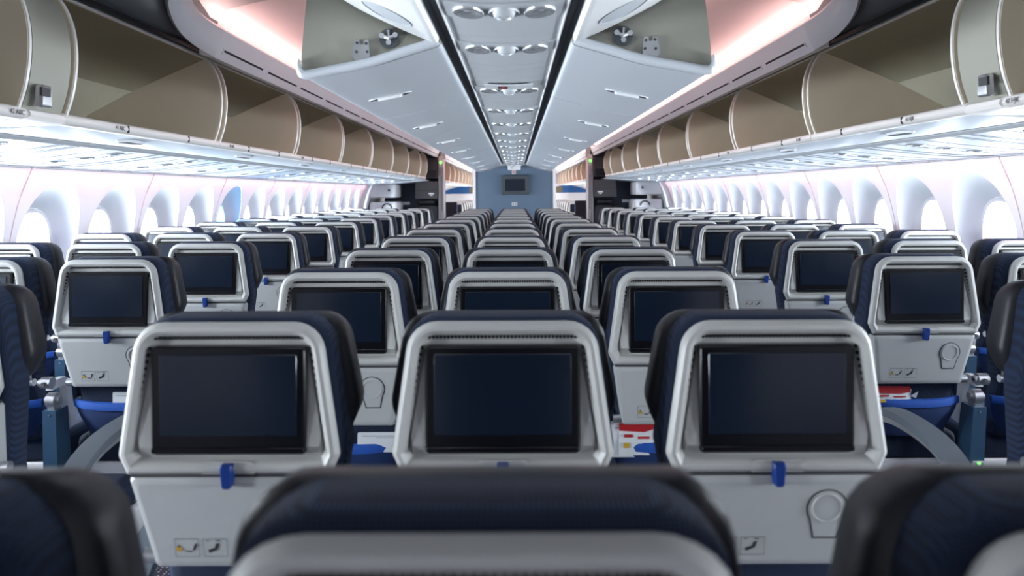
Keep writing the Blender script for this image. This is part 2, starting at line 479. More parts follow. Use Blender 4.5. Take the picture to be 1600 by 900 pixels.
def rownum(parent, s, txt, y, xs=1.4175):
    c = bpy.data.curves.new('row_number', 'FONT'); c.body = txt; c.size = 0.020; c.extrude = 0.0004; c.align_x = 'CENTER'
    c.materials.append(M['ink'])
    tmp = bpy.data.objects.new('row_number_text', c)
    me = bpy.data.meshes.new_from_object(tmp); bpy.data.objects.remove(tmp)
    o = bpy.data.objects.new('row_number', me); COL.objects.link(o); o.parent = parent
    # reads from the aisle: text normal faces the aisle
    o.location = (s*xs, y, EYE+.242)
    o.rotation_euler = (PI/2, 0, -PI/2 if s > 0 else PI/2)
    return o
numbers = ['42', '41', '40', '39']
for s, sd in ((-1, 'left'), (1, 'right')):
    pb_ = make_bin(s); proto_bin[s] = pb_
    allb = [pb_] + [copy_tree(pb_) for _ in range(8)]
    for i, (b, y) in enumerate(zip(allb, bin_y)):
        b.location = (0.008*s if i == 0 else 0, y, 0)
        if i == 8:
            b.scale = (1, 0.66, 1)
        tag(b, 'open beige-lined overhead bin, %s along the %s wall' % (ords[i], sd), 'overhead bin', 'open bins over the %s seats' % sd)
    for i, t in enumerate(numbers):
        yy = 1.14 if i == 0 else (0.30 if i == 1 else 0.12)
        rownum(allb[i], s, t+(' HJK' if s > 0 else ' ABC'), yy)
    # beige filler panel between the two nearest bins
    bm = bmesh.new(); sheet(bm, H([(x+0.006, h) for x, h in ARC], s), 2.15, 2.335, 0.012*-s)
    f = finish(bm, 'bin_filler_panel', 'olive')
    tag(f, 'curved beige filler panel between the two nearest open bins, %s wall' % sd, 'panel')
    bm = bmesh.new(); extrude_profile(bm, H([(1.452, .266), (1.436, .266), (1.424, .258), (1.420, .246), (1.428, .234), (1.45, .229), (1.73, .2225), (1.73, .232), (1.47, .24)], s), 2.16, 2.33)
    finish(bm, 'lower_trim', 'trimpink', f)
    bm = bmesh.new()
    rbox(bm, *sorted((s*1.385, s*1.412)), 2.165, 2.205, EYE+.268, EYE+.335, 0.008, 0.003)
    ct = finish(bm, 'latch_catch', 'metal', f)
    bm = bmesh.new(); box(bm, *sorted((s*1.380, s*1.388)), 2.15, 2.19, EYE+.30, EYE+.325)
    finish(bm, 'catch_hook', 'seam', ct)

# ------------------------------------------------------------------ service panels under the side bins
def make_service(s):
    root = empty('service_panel', (0, 0, 0))
    P = smooth_prof([(1.765, .213), (1.95, .190), (2.15, .170), (2.30, .160), (2.415, .157)], 3)
    def px(x):
        for (x0, h0), (x1, h1) in zip(P, P[1:]):
            if x0 <= x <= x1: return h0+(h1-h0)*(x-x0)/(x1-x0)
        return P[-1][1]
    for nm, y0, y1 in (('light_panel', 0.003, 0.116), ('blank_panel', 0.122, 0.30), ('spacer_panel', 0.306, 0.325), ('spacer_panel', 0.331, 0.405), ('spacer_panel', 0.411, 0.435), ('blank_panel', 0.441, 0.64), ('spacer_panel', 0.646, 0.786)):
        bm = bmesh.new(); sheet(bm, H(P, s), y0+.0005, y1-.0005, 0.006*s); o = finish(bm, nm, 'psu', root)
        if nm == 'light_panel':
            for x in (1.88, 2.02, 2.16):
                bm = bmesh.new(); hh = EYE+px(x)
                ring = [(math.cos(2*PI*k/16), math.sin(2*PI*k/16)) for k in range(16)]
                dx = 0.052
                def sl(u): return (px(min(2.41, x+u))-px(max(1.766, x-u)))/(2*u)
                m = sl(0.05)
                L = []
                for rr, dz in ((1.0, 0.001), (0.96, -0.005), (0.72, -0.002), (0.45, 0.000), (0.40, -0.006), (0.15, -0.007)):
                    L.append([(s*(x+c*dx*rr), 0.06+q*0.042*rr, hh+m*c*dx*rr+dz) for c, q in ring])
                loft(bm, L); finish(bm, 'reading_light', 'dish', o)
    bm = bmesh.new()
    extrude_profile(bm, H([(1.738, .216), (1.742, .228), (1.765, .225), (1.768, .210), (1.752, .205)], s), 0, 0.788)
    finish(bm, 'edge_strip', 'strip', root)
    bm = bmesh.new()
    for yj in (.119, .303, .328, .408, .438, .643, .7885): sheet(bm, H([(x, h-.0012) for x, h in P], s), yj-.0028, yj+.0028, 0.004*s)
    finish(bm, 'panel_joint', 'joint', root)
    bm = bmesh.new(); sheet(bm, H([(1.74, .232), (2.44, .172)], s), 0, 0.79, 0.01*-s)
    finish(bm, 'backing_panel', 'seam', root)
    return root
for s, sd in ((-1, 'left'), (1, 'right')):
    p = make_service(s)
    n = 15
    for i in range(n):
        o = p if i == 0 else copy_tree(p)
        o.location = (0, 0.215+0.79*i, 0)
        tag(o, 'glossy white service panel under the %s bins, %s from the camera' % (sd, o15[i]), 'ceiling panel', 'service panels under the %s bins' % sd)
    bm = bmesh.new(); box(bm, *sorted((s*2.41, s*2.425)), Y_BACK, 12.05, EYE+.150, EYE+.163)
    tag(finish(bm, 'trim_%d' % (1 if s < 0 else 2), 'seam'), kind='structure')

# ------------------------------------------------------------------ aisle vault, rail, vents, gap, end ring
SLOT0 = 3.42
VAULT = smooth_prof([(1.43, .745), (1.425, .80), (1.33, .855), (1.14, .90), (.95, .925), (.78, .88), (.66, .80), (.60, .70)], 3)
for s, sd in ((-1, 'left'), (1, 'right')):
    n = 3 if s < 0 else 4
    bm = bmesh.new(); sheet(bm, H(VAULT, s), 3.36, Y_END, 0.01*s)
    tag(finish(bm, 'ceiling_vault', 'vault'), kind='structure', label='pink-lit vaulted ceiling over the %s aisle' % sd)
    rail = bmesh.new()
    RP = [(1.385, .637), (1.373, .634), (1.366, .648), (1.322, .755), (1.328, .764), (1.340, .758), (1.40, .735), (1.44, .665), (1.44, .650)]
    extrude_profile(rail, H(RP, s), 3.36, Y_END)
    r = finish(rail, 'trim_%d' % n, 'white'); tag(r, kind='structure', label='white air-vent rail above the %s bins' % sd)
    # slots
    a = Vector((1.366, .648)); b = Vector((1.322, .755)); t = (b-a).normalized(); nn = Vector((-t.y, t.x))
    def rp(u, out): q = a+t*u+nn*out; return (s*q.x, EYE+q.y)
    fb_ = bmesh.new(); sb_ = bmesh.new()
    q = [rp(0.012, -.004), rp(0.012, .003), rp(0.040, .003), rp(0.040, -.004)]
    extrude_profile(fb_, q, 0, 0.545)
    q = [rp(0.026, -.004), rp(0.026, .0042), rp(0.036, .0042), rp(0.036, -.004)]
    extrude_profile(sb_, q, 0.012, 0.533)
    vf = finish(fb_, 'air_vent', 'white', r); vs = finish(sb_, 'vent_slot', 'gap', vf)
    for i in range(38):
        o = vf if i == 0 else vf.copy()
        if i:
            COL.objects.link(o); c = vs.copy(); COL.objects.link(c); c.parent = o
        o.location = (0, SLOT0+0.61*i, 0)
    # LED tube lying behind the rail lip
    bm = bmesh.new(); box(bm, *sorted((s*1.345, s*1.365)), 3.38, 26.5, EYE+.756, EYE+.761)
    tag(finish(bm, 'light_strip', 'led'), 'long glowing cove light strip above the %s rail' % sd, 'light')
    # black gap above bins
    bm = bmesh.new(); sheet(bm, H([(1.440, .652), (1.470, .690), (1.60, .76)], s), 0.2, 26.5, 0.006*s)
    tag(finish(bm, 'trim_%d' % (n+2), 'gap'), kind='structure')
    # dark upper panel near the camera, outboard of the ring
    bm = bmesh.new(); sheet(bm, H(smooth_prof([(1.462, .684), (1.43, .71), (1.395, .78), (1.38, .88), (1.38, 1.1)], 3), s), 0.3, 3.45, 0.01*-s)
    tag(finish(bm, 'upper_panel', 'darkpanel'), 'dark grey panel above the nearest open bins, %s side' % sd, 'panel')
    # white end ring sweeping up out of the rail
    outer = [(1.373, 3.36, .637), (1.382, 3.22, .648), (1.388, 3.10, .672), (1.385, 3.00, .71), (1.370, 2.92, .765), (1.33, 2.86, .84), (1.24, 2.83, .94), (1.10, 2.82, 1.03)]
    inner = [(1.322, 3.36, .757), (1.330, 3.25, .762), (1.335, 3.14, .778), (1.33, 3.05, .808), (1.310, 2.98, .855), (1.26, 2.93, .92), (1.17, 2.90, 1.0), (1.04, 2.89, 1.08)]
    def sm3(P, n=4):
        out = []
        V = [Vector(p) for p in P]
        for i in range(len(V)-1):
            p0 = V[max(i-1, 0)]; p1 = V[i]; p2 = V[i+1]; p3 = V[min(i+2, len(V)-1)]
            for k in range(n):
                t_ = k/n
                out.append(0.5*((2*p1)+(p2-p0)*t_+(2*p0-5*p1+4*p2-p3)*t_*t_+(3*p1-p0-3*p2+p3)*t_**3))
        out.append(V[-1]); return out
    O = sm3(outer); I = sm3(inner)
    bm = bmesh.new()
    loops = []
    for o_, i_ in zip(O, I):
        mid = (o_+i_)/2+Vector((-0.010, -0.006, -0.006))
        bo = o_+Vector((0.03, 0.03, 0.02)); bi = i_+Vector((0.02, 0.03, 0.02))
        loops.append([(s*v.x, v.y, EYE+v.z) for v in (o_, mid, i_, bi, bo)])
    loft(bm, loops)
    ring = finish(bm, 'cove_end_ring', 'white', angle=50); tag(ring, 'white curved ring ending the vent rail, %s side near camera' % sd, 'ceiling trim')
    # taupe dome inside the ring
    V3 = [v for v in VAULT]
    bm = bmesh.new(); loops = []
    nV = len(V3)
    for k in range(7):
        f = k/6
        L = []
        for j, (x, h) in enumerate(V3):
            L.append((s*(x-0.01*f), 3.36-0.62*f*(1-0.0*j/nV), EYE+h-0.012+0.34*f**1.3))
        loops.append(L)
    loft(bm, loops, (False, False), closed=False)
    tag(finish(bm, 'dome_panel', 'dome'), 'taupe dome panel where the pink vault ends, %s side' % sd, 'ceiling panel')

# ------------------------------------------------------------------ centre ceiling strip with reading lights
CX = -0.024
SP = [(-.155, .460), (-.10, .4525), (-.05, .449), (0, .448), (.05, .449), (.10, .4525), (.155, .460)]
def sh(x): return .448+.012*(abs(x)/.155)**1.7
def make_strip(UL=.79):
    root = empty('ceiling_service_unit', (0, 0, 0))
    segs = [('light_panel', -0.075, 0.075), ('blank_panel', 0.079, 0.30), ('spacer_panel', 0.304, 0.40), ('blank_panel', 0.404, 0.60), ('spacer_panel', 0.604, 0.711)]
    if UL < .7: segs = segs[:2]+[("spacer_panel", .304, UL-.079)]
    if UL > .9: segs += [("spacer_panel", .715, UL-.079)]
    for nm, y0, y1 in segs:
        dz = 0.004 if nm == 'light_panel' else 0.0
        bm = bmesh.new(); sheet(bm, [(x, EYE+h-dz) for x, h in SP], y0, y1, 0.008)
        o = finish(bm, nm, 'strip', root)
        if nm == 'light_panel':
            for x, a, q in ((-.088, .040, 0), (0, .040, 1), (.088, .040, 0)):
                bm = bmesh.new()
                ringp = [(math.cos(2*PI*k/24), math.sin(2*PI*k/24)) for k in range(24)]
                if q: prof = [(1.0, .001), (.95, -.006), (.72, -.002), (.62, -.012), (.45, -.016), (.38, -.010), (.2, -.014), (.05, -.014)]
                else: prof = [(1.0, .001), (.985, -.006), (.93, -.009), (.88, -.009), (.6, -.0035), (.3, -.0012), (.05, -.0008)]
                L = [[(x+c*a*rr, t*0.050*rr, EYE+sh(x+c*a*rr)-.004+dz2) for c, t in ringp] for rr, dz2 in prof]
                loft(bm, L, (False, True)); finish(bm, 'reading_light' if not q else 'air_nozzle', 'strip' if q else 'dish', o, angle=60)
    bm = bmesh.new(); box(bm, -.157, .157, -0.08, UL-.078, EYE+.470, EYE+.476)
    finish(bm, 'backing_panel', 'band', root)
    for x in (-1, 1):
        bm = bmesh.new(); box(bm, *sorted((x*.1545, x*.1585)), -0.079, UL-.079, EYE+.452, EYE+.468)
        finish(bm, 'edge_strip', 'white', root)
    return root
p = make_strip()
ys = [1.06, 1.85] + [2.64+0.79*i for i in range(12)]
ys = [1.02, 1.81, 2.28] + [3.21+0.79*i for i in range(12)]
short, long_ = make_strip(.47), make_strip(.93)
for i, y in enumerate(ys):
    o = p if i == 0 else short if i == 1 else long_ if i == 2 else copy_tree(p)
    o.location = (CX, y, 0)
    tag(o, 'grey centre ceiling unit with three lamp wells, %s from the camera' % o15[i], 'ceiling panel', 'centre ceiling service units')
# no-smoking sign unit
sg = empty('ceiling_sign', (CX, 3.06, 0), 'pale lit sign panel with a red mark on the centre ceiling', 'sign')
bm = bmesh.new(); sheet(bm, [(x, EYE+h-.012) for x, h in SP[1:-1]], -0.055, 0.055, 0.006); finish(bm, 'sign_panel', 'lightwell', sg)
bm = bmesh.new(); box(bm, -.045, -.005, -0.03, -0.015, EYE+.430, EYE+.437); finish(bm, 'sign_window', 'ink', sg)
bm = bmesh.new(); box(bm, -.03, -.018, -0.035, -0.02, EYE+.428, EYE+.436); finish(bm, 'red_symbol', 'red', sg)
bm = bmesh.new()
for s in (-1, 1):
    sheet(bm, [(CX+s*x, EYE+h) for x, h in ((.158, .474), (.172, .486), (.19, .486), (.198, .466))], 0.8, 12.2, 0.004*s)
tag(finish(bm, 'ceiling_gap', 'band'), kind='structure', label='gaps coloured dark as shade beside the centre ceiling strip')

# ------------------------------------------------------------------ centre bins, closed
BP = smooth_prof([(.197, .470), (.203, .450), (.225, .440), (.30, .418), (.41, .385), (.52, .364), (.585, .352), (.606, .353), (.616, .372), (.615, .42), (.608, .50), (.597, .60), (.585, .72)], 3)
def make_centre(s):
    root = empty('centre_bin', (0, 0, 0))
    bm = bmesh.new()
    back = [(.40, .80), (.22, .78), (.205, .60)]
    extrude_profile(bm, H(BP+back, s), 0.005, BL-0.005)
    finish(bm, 'bin_body', 'bin', root, angle=50)
    # pull handle: a slim oval dish with a paddle
    bm = bmesh.new(); cx, hl = .455, .085
    def bh(x):
        for (x0, h0), (x1, h1) in zip(BP, BP[1:]):
            if x0 <= x <= x1 and h1 < .46: return h0+(h1-h0)*(x-x0)/(x1-x0)
        return .4
    rg = [(math.cos(2*PI*k/28), math.sin(2*PI*k/28)) for k in range(28)]
    L = [[(s*(cx+c*hl*rr), 0.60+q*0.028*rr, EYE+bh(cx+c*hl*rr)+dz) for c, q in rg] for rr, dz in ((1, .001), (.97, -.004), (.90, -.001), (.6, .0))]
    loft(bm, L, (False, True)); h = finish(bm, 'bin_handle', 'lightwell', root, angle=60)
    bm = bmesh.new()
    pr = [(cx-.045, 0.588), (cx+.045, 0.588), (cx+.045, 0.606), (cx-.045, 0.606)]
    rr_ = rpoly(pr, .008, 3)
    loft(bm, [[(s*x, y, EYE+bh(x)) for x, y in rr_], [(s*x, y, EYE+bh(x)-.011) for x, y in rr_]])
    finish(bm, 'handle_paddle', 'white', h)
    bm = bmesh.new()
    for u in (-.062, .062):
        rr2 = rpoly([(cx+u-.012, .592), (cx+u+.012, .592), (cx+u+.012, .606), (cx+u-.012, .606)], .004, 2)
        loft(bm, [[(s*x, y, EYE+bh(x)) for x, y in rr2], [(s*x, y, EYE+bh(x)-.0055) for x, y in rr2]])
    finish(bm, 'handle_cavity', 'seam', h)
    return root
for s, sd in ((-1, 'left'), (1, 'right')):
    p = make_centre(s)
    for i in range(8):
        o = p if i == 0 else copy_tree(p)
        y = 2.235+BL*i
        o.location = (CX, y, 0)
        tag(o, 'closed grey-white centre overhead bin, %s on the %s side of the ceiling strip' % (ords[i], sd), 'overhead bin', 'closed centre bins, %s row' % sd)
    # olive end plate with rim and latch hardware
    pl = empty('bin_end_plate', (CX, 2.2, 0), 'olive end plate with latch fittings at the first %s centre bin' % sd, 'panel')
    bm = bmesh.new(); prof = [(x, h) for x, h in BP if h > .3]
    extrude_profile(bm, H(BP+[(.55, .95), (.25, .95), (.205, .60)], s), 0.012, 0.030)
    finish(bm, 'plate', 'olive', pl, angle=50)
    bm = bmesh.new(); loops = []
    RIM = [p_ for p_ in BP[3:] if not (p_[1] > .385 and p_[0] > .5)]
    for i in range(len(RIM)):
        x, h = RIM[i]
        a_ = Vector(RIM[max(i-1, 0)]); b_ = Vector(RIM[min(i+1, len(RIM)-1)]); t_ = (b_-a_).normalized(); n_ = Vector((-t_.y, t_.x))
        if n_.y < 0 and i < len(RIM)-4: n_ = -n_
        q = [(0, 0), (.012, 0), (.02, .010), (.012, .018), (0, .018)]
        loops.append([(s*x, yy-0.012, EYE+h) for x, yy, h in [(x+n_.x*(-.008), 0.0, h-.006), (x, -.010, h-.004), (x, -.014, h+.008), (x, -.006, h+.020), (x, .022, h+.020), (x, .022, h-.004)]])
    loft(bm, loops); finish(bm, 'rim', 'bin', pl, angle=60)
    bm = bmesh.new()
    P_ = [(.437, .375), (.470, .372), (.490, .402), (.482, .447), (.468, .449), (.466, .436), (.456, .436), (.455, .449), (.440, .449), (.437, .40)]
    P_ = [(x-.030, h+.012) for x, h in P_]
    extrude_profile(bm, H(P_, s), -0.006, 0.012); lb = finish(bm, 'latch_bracket', 'metal', pl)
    bm = bmesh.new()
    for x, h in ((.445, .450), (.472, .452), (.442, .425), (.474, .425), (.462, .392)):
        cyl(bm, (s*(x-.028), -0.007, EYE+h), 'y', 0.0042, 0.004, 10)
    finish(bm, 'latch_screw', 'seam', lb)
    bm = bmesh.new(); cyl(bm, (s*.350, 0.006, EYE+.466), 'y', .030, .006, 20); hb = finish(bm, 'hinge_plate', 'tvframe', pl)
    bm = bmesh.new()
    tube(bm, [(s*.330, -.002, EYE+.474), (s*.350, -.006, EYE+.464), (s*.370, -.002, EYE+.472)], .006, 8)
    tube(bm, [(s*.353, -.002, EYE+.489), (s*.348, -.006, EYE+.449)], .005, 8)
    for x, h in ((.330, .474), (.370, .472), (.350, .452)): cyl(bm, (s*x, -.006, EYE+h), 'y', .008, .008, 12)
    finish(bm, 'hinge_link', 'metal', hb)
    # near fairing over the rows by the camera, with an oval speaker cover
    FP = smooth_prof([(.197, .470), (.205, .446), (.24, .458), (.354, .509), (.478, .576), (.60, .68), (.68, .80), (.72, .95)], 3)
    fr = empty('ceiling_fairing', (CX, 0, 0), 'smooth white ceiling fairing beside the strip above the camera, %s side' % sd, 'ceiling panel')
    bm = bmesh.new(); sheet(bm, H(FP, s), 0.9, 2.185, 0.012*s)
    finish(bm, 'fairing_shell', 'white', fr, angle=50)
    def fh(x):
        for (x0, h0), (x1, h1) in zip(FP, FP[1:]):
            if x0 <= x <= x1: return h0+(h1-h0)*(x-x0)/max(x1-x0, 1e-6)
        return .5
    bm = bmesh.new(); L = []
    for rr, dz in ((1.0, .002), (1.0, -.003), (.95, -.0035), (.93, -.001), (.9, -.001), (.5, -.0012)):
        L.append([(s*(.325+math.cos(2*PI*k/32)*.068*rr), 2.015+math.sin(2*PI*k/32)*.085*rr, EYE+fh(.325+math.cos(2*PI*k/32)*.068*rr)+dz) for k in range(32)])
    loft(bm, L, (False, True)); finish(bm, 'speaker_cover', 'bin', fr, angle=60)

# ------------------------------------------------------------------ seats
def make_seat():
    root = empty('airline_seat', (0, 0, 0))
    S = lambda y, pts: [(u, y, v) for u, v in pts]
    S2 = lambda pts: [(u, .0175-.0135*max(0, min(1, (1.09-v)/.176)), v) for u, v in pts]
    # upper shell -------------------------------------------------
    OUT = [(-.176, .866), (-.192, .900), (-.160, 1.129), (.160, 1.129), (.192, .900), (.176, .866)]
    R = [.006, .02, .055, .055, .02, .006]
    def poly(d, bz=None):
        P = inset(OUT, d)
        if bz:
            P[0] = (P[0][0], bz); P[5] = (P[5][0], bz); P[1] = (P[1][0], bz+.018); P[4] = (P[4][0], bz+.018)
        return rpoly(P, [max(.004, r-d) for r in R], 6)
    bm = bmesh.new()
    loft(bm, [S(.022, poly(.006)), S(.008, poly(.0005)), S(.002, poly(.003)), S(-.003, poly(.009)), S(-.004, poly(.015)), S(.001, poly(.021)), S(.006, poly(.024)), S(.016, poly(.030, .894)), S2(poly(.033, .914))])
    shell = finish(bm, 'back_shell', 'shell', root, angle=28)
    # perforations
    bm = bmesh.new()
    n = 40
    for i in range(n):
        x = -.126+.252*i/(n-1); box(bm, x-.0020, x+.0020, .0045, .014, 1.0985, 1.1040)
    finish(bm, 'vent_perforation', 'hole', shell)['kind'] = 'stuff'
    bm = bmesh.new()
    for s in (-1, 1):
        for i in range(8):
            z = 1.083-.0115*i; x = s*(.1420+.0022*i)
            box(bm, x-.0045, x+.0045, .0065, .0155, z-.0028, z+.0028)
    finish(bm, 'side_vent', 'hole', shell)['kind'] = 'stuff'
    # screen
    bm = bmesh.new(); rbox(bm, -.134, .134, .001, .03, .900, 1.087, .010, .004, 4)
    bez = finish(bm, 'screen_frame', 'black', root)
    bm = bmesh.new(); rbox(bm, -.118, .118, -.0008, .004, .934, 1.073, .002, .0006, 2)
    finish(bm, 'screen', 'screen', bez)
    bm = bmesh.new()
    rbox(bm, -.131, .131, -.004, .003, .9045, .914, .003, .001, 2)
    finish(bm, 'frame_lip', 'black', bez)
    # coat hook latch and its recess
    bm = bmesh.new()
    P = rpoly([(-.045, .869), (.045, .869), (.045, .890), (-.045, .890)], [.002, .002, .010, .010], 4)
    P2 = rpoly(inset([(-.045, .869), (.045, .869), (.045, .890), (-.045, .890)], .0018), [.002, .002, .008, .008], 4)
    loft(bm, [S(.012, P), S(-.0005, P), S(-.0005, P2), S(.004, P2)], (False, True))
    rec = finish(bm, 'latch_recess', 'shell', shell)
    bm = bmesh.new()
    P = rpoly([(-.0075, .846), (.0075, .846), (.0105, .876), (.0105, .888), (-.0105, .888), (-.0105, .876)], [.005, .005, .003, .004, .004, .003], 3)
    P2 = [(x*.75, .867+(z-.867)*.88) for x, z in P]
    loft(bm, [S(.010, P), S(-.010, P), S(-.0135, P2)])
    finish(bm, 'tray_latch', 'latch', root)
    bm = bmesh.new(); box(bm, -.171, .171, .006, .04, .861, .8675)
    finish(bm, 'shell_joint', 'seam', root)
    # tray table ---------------------------------------------------
    T = [(-.176, .8635), (-.146, .686), (.146, .686), (.176, .8635)]
    def tp(d, y0):
        P = rpoly(inset(T, d), .010, 4)
        return [(u, y0+(.864-v)*.22, v) for u, v in P]
    bm = bmesh.new(); loft(bm, [tp(0, .05), tp(0, .010), tp(.004, .004), tp(.013, .0005), tp(.015, .0005)])
    tray = finish(bm, 'tray_table', 'tray', root, angle=24)
    def on(u, v, d): return (u, .0005+(.864-v)*.22+d, v)
    # cup holder: keyhole outline and round dish
    bm = bmesh.new(); cx, cz, r0 = .090, .800, .036
    kh = []
    for k in range(17):
        a_ = math.radians(-35+250*k/16); kh.append((cx+r0*math.cos(a_), cz+r0*math.sin(a_)))
    kh += [(cx-.021, cz-.058), (cx+.021, cz-.058)]
    kin = [(cx+(x-cx)*.9, cz+(z-cz)*.93) for x, z in kh]; kin2 = [(cx+(x-cx)*.94, cz+(z-cz)*.955) for x, z in kh]
    loft(bm, [[on(u, v, .002) for u, v in kh], [on(u, v, -.0010) for u, v in kh]]+[[on(u, v, -.0012) for u, v in kin2]]+[[on(u, v, .001) for u, v in kin2]], (False, False))
    cup = finish(bm, 'cup_holder', ['seam'], tray)
    bm = bmesh.new()
    c24 = [(math.cos(2*PI*k/24), math.sin(2*PI*k/24)) for k in range(24)]
    loft(bm, [[on(u, v, .001) for u, v in kin], [on(u, v, -.0016) for u, v in kin]], (False, True))
    loft(bm, [[on(cx+c*r, cz+q*r, d) for c, q in c24] for r, d in ((.0285, -.0012), (.0272, -.0036), (.0250, -.0036), (.0238, -.0018), (.008, -.0017))], (False, True))
    finish(bm, 'cup_dish', 'tray', tray, angle=30)
    # placards
    bm = bmesh.new()
    for x0 in (-.112, -.083):
        for a0, a1, b0, b1 in ((x0, x0+.025, .7405, .7412), (x0, x0+.025, .7188, .7195), (x0, x0+.0006, .7188, .7412), (x0+.0244, x0+.025, .7188, .7412)):
            z = (b0+b1)/2; y = .0005+(.864-z)*.22
            v = [bm.verts.new(on(u, w, -.0008)) for u, w in ((a0, b0), (a1, b0), (a1, b1), (a0, b1))]
            bm.faces.new(v)
    def blob(pts, mi):
        v = [bm.verts.new(on(u, w, -.0009)) for u, w in pts]; bm.faces.new(v).material_index = mi
    blob([(-.111, .726), (-.104, .726), (-.105, .731), (-.110, .731)], 2)
    blob([(-.1095, .731), (-.1055, .731), (-.107, .734)], 1)
    blob([(-.102, .7265), (-.094, .7265), (-.092, .733), (-.090, .7355), (-.0885, .735), (-.091, .728), (-.096, .7245), (-.101, .7255)], 1)
    blob([(-.077, .7235), (-.068, .728), (-.066, .736), (-.0695, .735), (-.071, .730), (-.078, .7275)], 1)
    blob([(-.079, .738), (-.074, .7388), (-.079, .7392)], 1); blob([(-.071, .738), (-.063, .738), (-.067, .7396)], 1)
    for v in bm.verts:
        u = -.106+(v.co.x+.112)*1.72; w = .728+(v.co.z-.730)*1.58
        v.co = Vector(on(u, w, v.co.y-(.0005+(.864-v.co.z)*.22)))
    finish(bm, 'safety_placard', ['outline', 'ink', 'yellow'], tray)
    # fabric back ----------------------------------------------------
    FB = [(-.142, .47), (-.150, .68), (-.197, .90), (-.166, 1.132), (.166, 1.132), (.197, .90), (.150, .68), (.142, .47)]
    RR = [.02, .03, .03, .06, .06, .03, .03, .02]
    def fb2(d, y):
        return [(u, y+(max(0, .90-v))*.26, v) for u, v in rpoly(inset(FB, d), [max(.008, r-d*.5) for r in RR], 5)]
    bm = bmesh.new(); loft(bm, [fb2(.030, .0245), fb2(.012, .027), fb2(.002, .034), fb2(0, .05), fb2(0, .095), fb2(.012, .112), fb2(.04, .120)])
    finish(bm, 'backrest', 'navy', root, angle=60)
    bm = bmesh.new()
    for x in (-.158, .158): cyl(bm, (x, .060, .700), 'x', .013, .028, 14)
    finish(bm, 'recline_hinge', 'metal', root)
    # headrest
    HP = [(-.180, .892), (-.209, .960), (-.180, 1.131), (.180, 1.131), (.209, .960), (.180, .892)]
    HR = [.035, .06, .055, .055, .06, .035]
    def hp(d, y, dz=0):
        out = []
        for u, v in rpoly(inset(HP, d), [max(.01, r-d*.5) for r in HR], 5):
            wing = max(0, abs(u)-.12)
            out.append((u, y+wing*.35*(1 if y > .1 else 0), v+dz+0.0018*math.sin(u*47+1)*(1 if v > 1.05 else 0)))
        return out
    bm = bmesh.new(); loft(bm, [hp(.020, .080), hp(.006, .086), hp(0, .098), hp(.004, .122), hp(.014, .142), hp(.032, .154), hp(.055, .150)])
    finish(bm, 'headrest', 'leather', root, angle=60)
    # literature pocket -------------------------------------------------
    def pk(f):
        z = .625-.135*f; w = .172-.055*f**2; bul = .052*math.sin(min(1, f*1.15+.30)*PI*.62)
        out = []
        N = 14
        for k in range(N+1):
            t_ = -1+2*k/N
            out.append((w*t_, .098+(.9-z)*.22-.055-bul*(1-abs(t_)**3)*(1-f*.7), z-.006*(1-t_*t_)))
        for k in range(N, -1, -1):
            t_ = -1+2*k/N
            out.append((w*t_*.97, .135+(.9-z)*.22-.050, z-.006*(1-t_*t_)))
        return out
    bm = bmesh.new(); loft(bm, [pk(k/7) for k in range(8)])
    pkt = finish(bm, 'literature_pocket', 'blue', root, angle=60)
    bm = bmesh.new(); top = pk(0)[:15]; low = pk(.16)[:15]
    o1 = [(x, y-.004, z+.004) for x, y, z in top]; o2 = [(x*1.01, y-.006, z) for x, y, z in low]; o3 = [(x, y+.008, z+.005) for x, y, z in top]
    loft(bm, [o3, o1, [((a[0]+b[0])/2, (a[1]+b[1])/2-.004, (a[2]+b[2])/2) for a, b in zip(o1, o2)], o2], (False, False), closed=False)
    finish(bm, 'pocket_edge', 'rim_blue', pkt, angle=60)
    # cushion, pan, legs ------------------------------------------------
    bm = bmesh.new()
    Q = [(-.205, .385), (.205, .385), (.205, .485), (-.205, .485)]
    def cu(d, y, dz=0): return [(u, y, v+dz) for u, v in rpoly(inset(Q, d), [.012, .012, .032, .032], 4)]
    loft(bm, [cu(.015, .16), cu(0, .18), cu(0, .45, .004), cu(.002, .57, .006), cu(.015, .605, .0), cu(.035, .612)])
    finish(bm, 'seat_cushion', 'navy', root, angle=50)
    bm = bmesh.new(); rbox(bm, -.204, .204, .17, .60, .335, .383, .010, .006); finish(bm, 'seat_pan', 'white', root)
    for x in (-.19, .19):
        bm = bmesh.new()
        extr = [(x-.014, .20), (x+.014, .20)]
        loft(bm, [[(x-.014, .22, .0), (x+.014, .22, .0), (x+.014, .52, .0), (x-.014, .52, .0)], [(x-.014, .27, .035), (x+.014, .27, .035), (x+.014, .47, .035), (x-.014, .47, .035)], [(x-.014, .24, .336), (x+.014, .24, .336), (x+.014, .34, .336), (x-.014, .34, .336)]])
        finish(bm, 'leg', 'metal', root)
    # raised-arm elbow, hinge barrel and post on the seat's right side
    return root

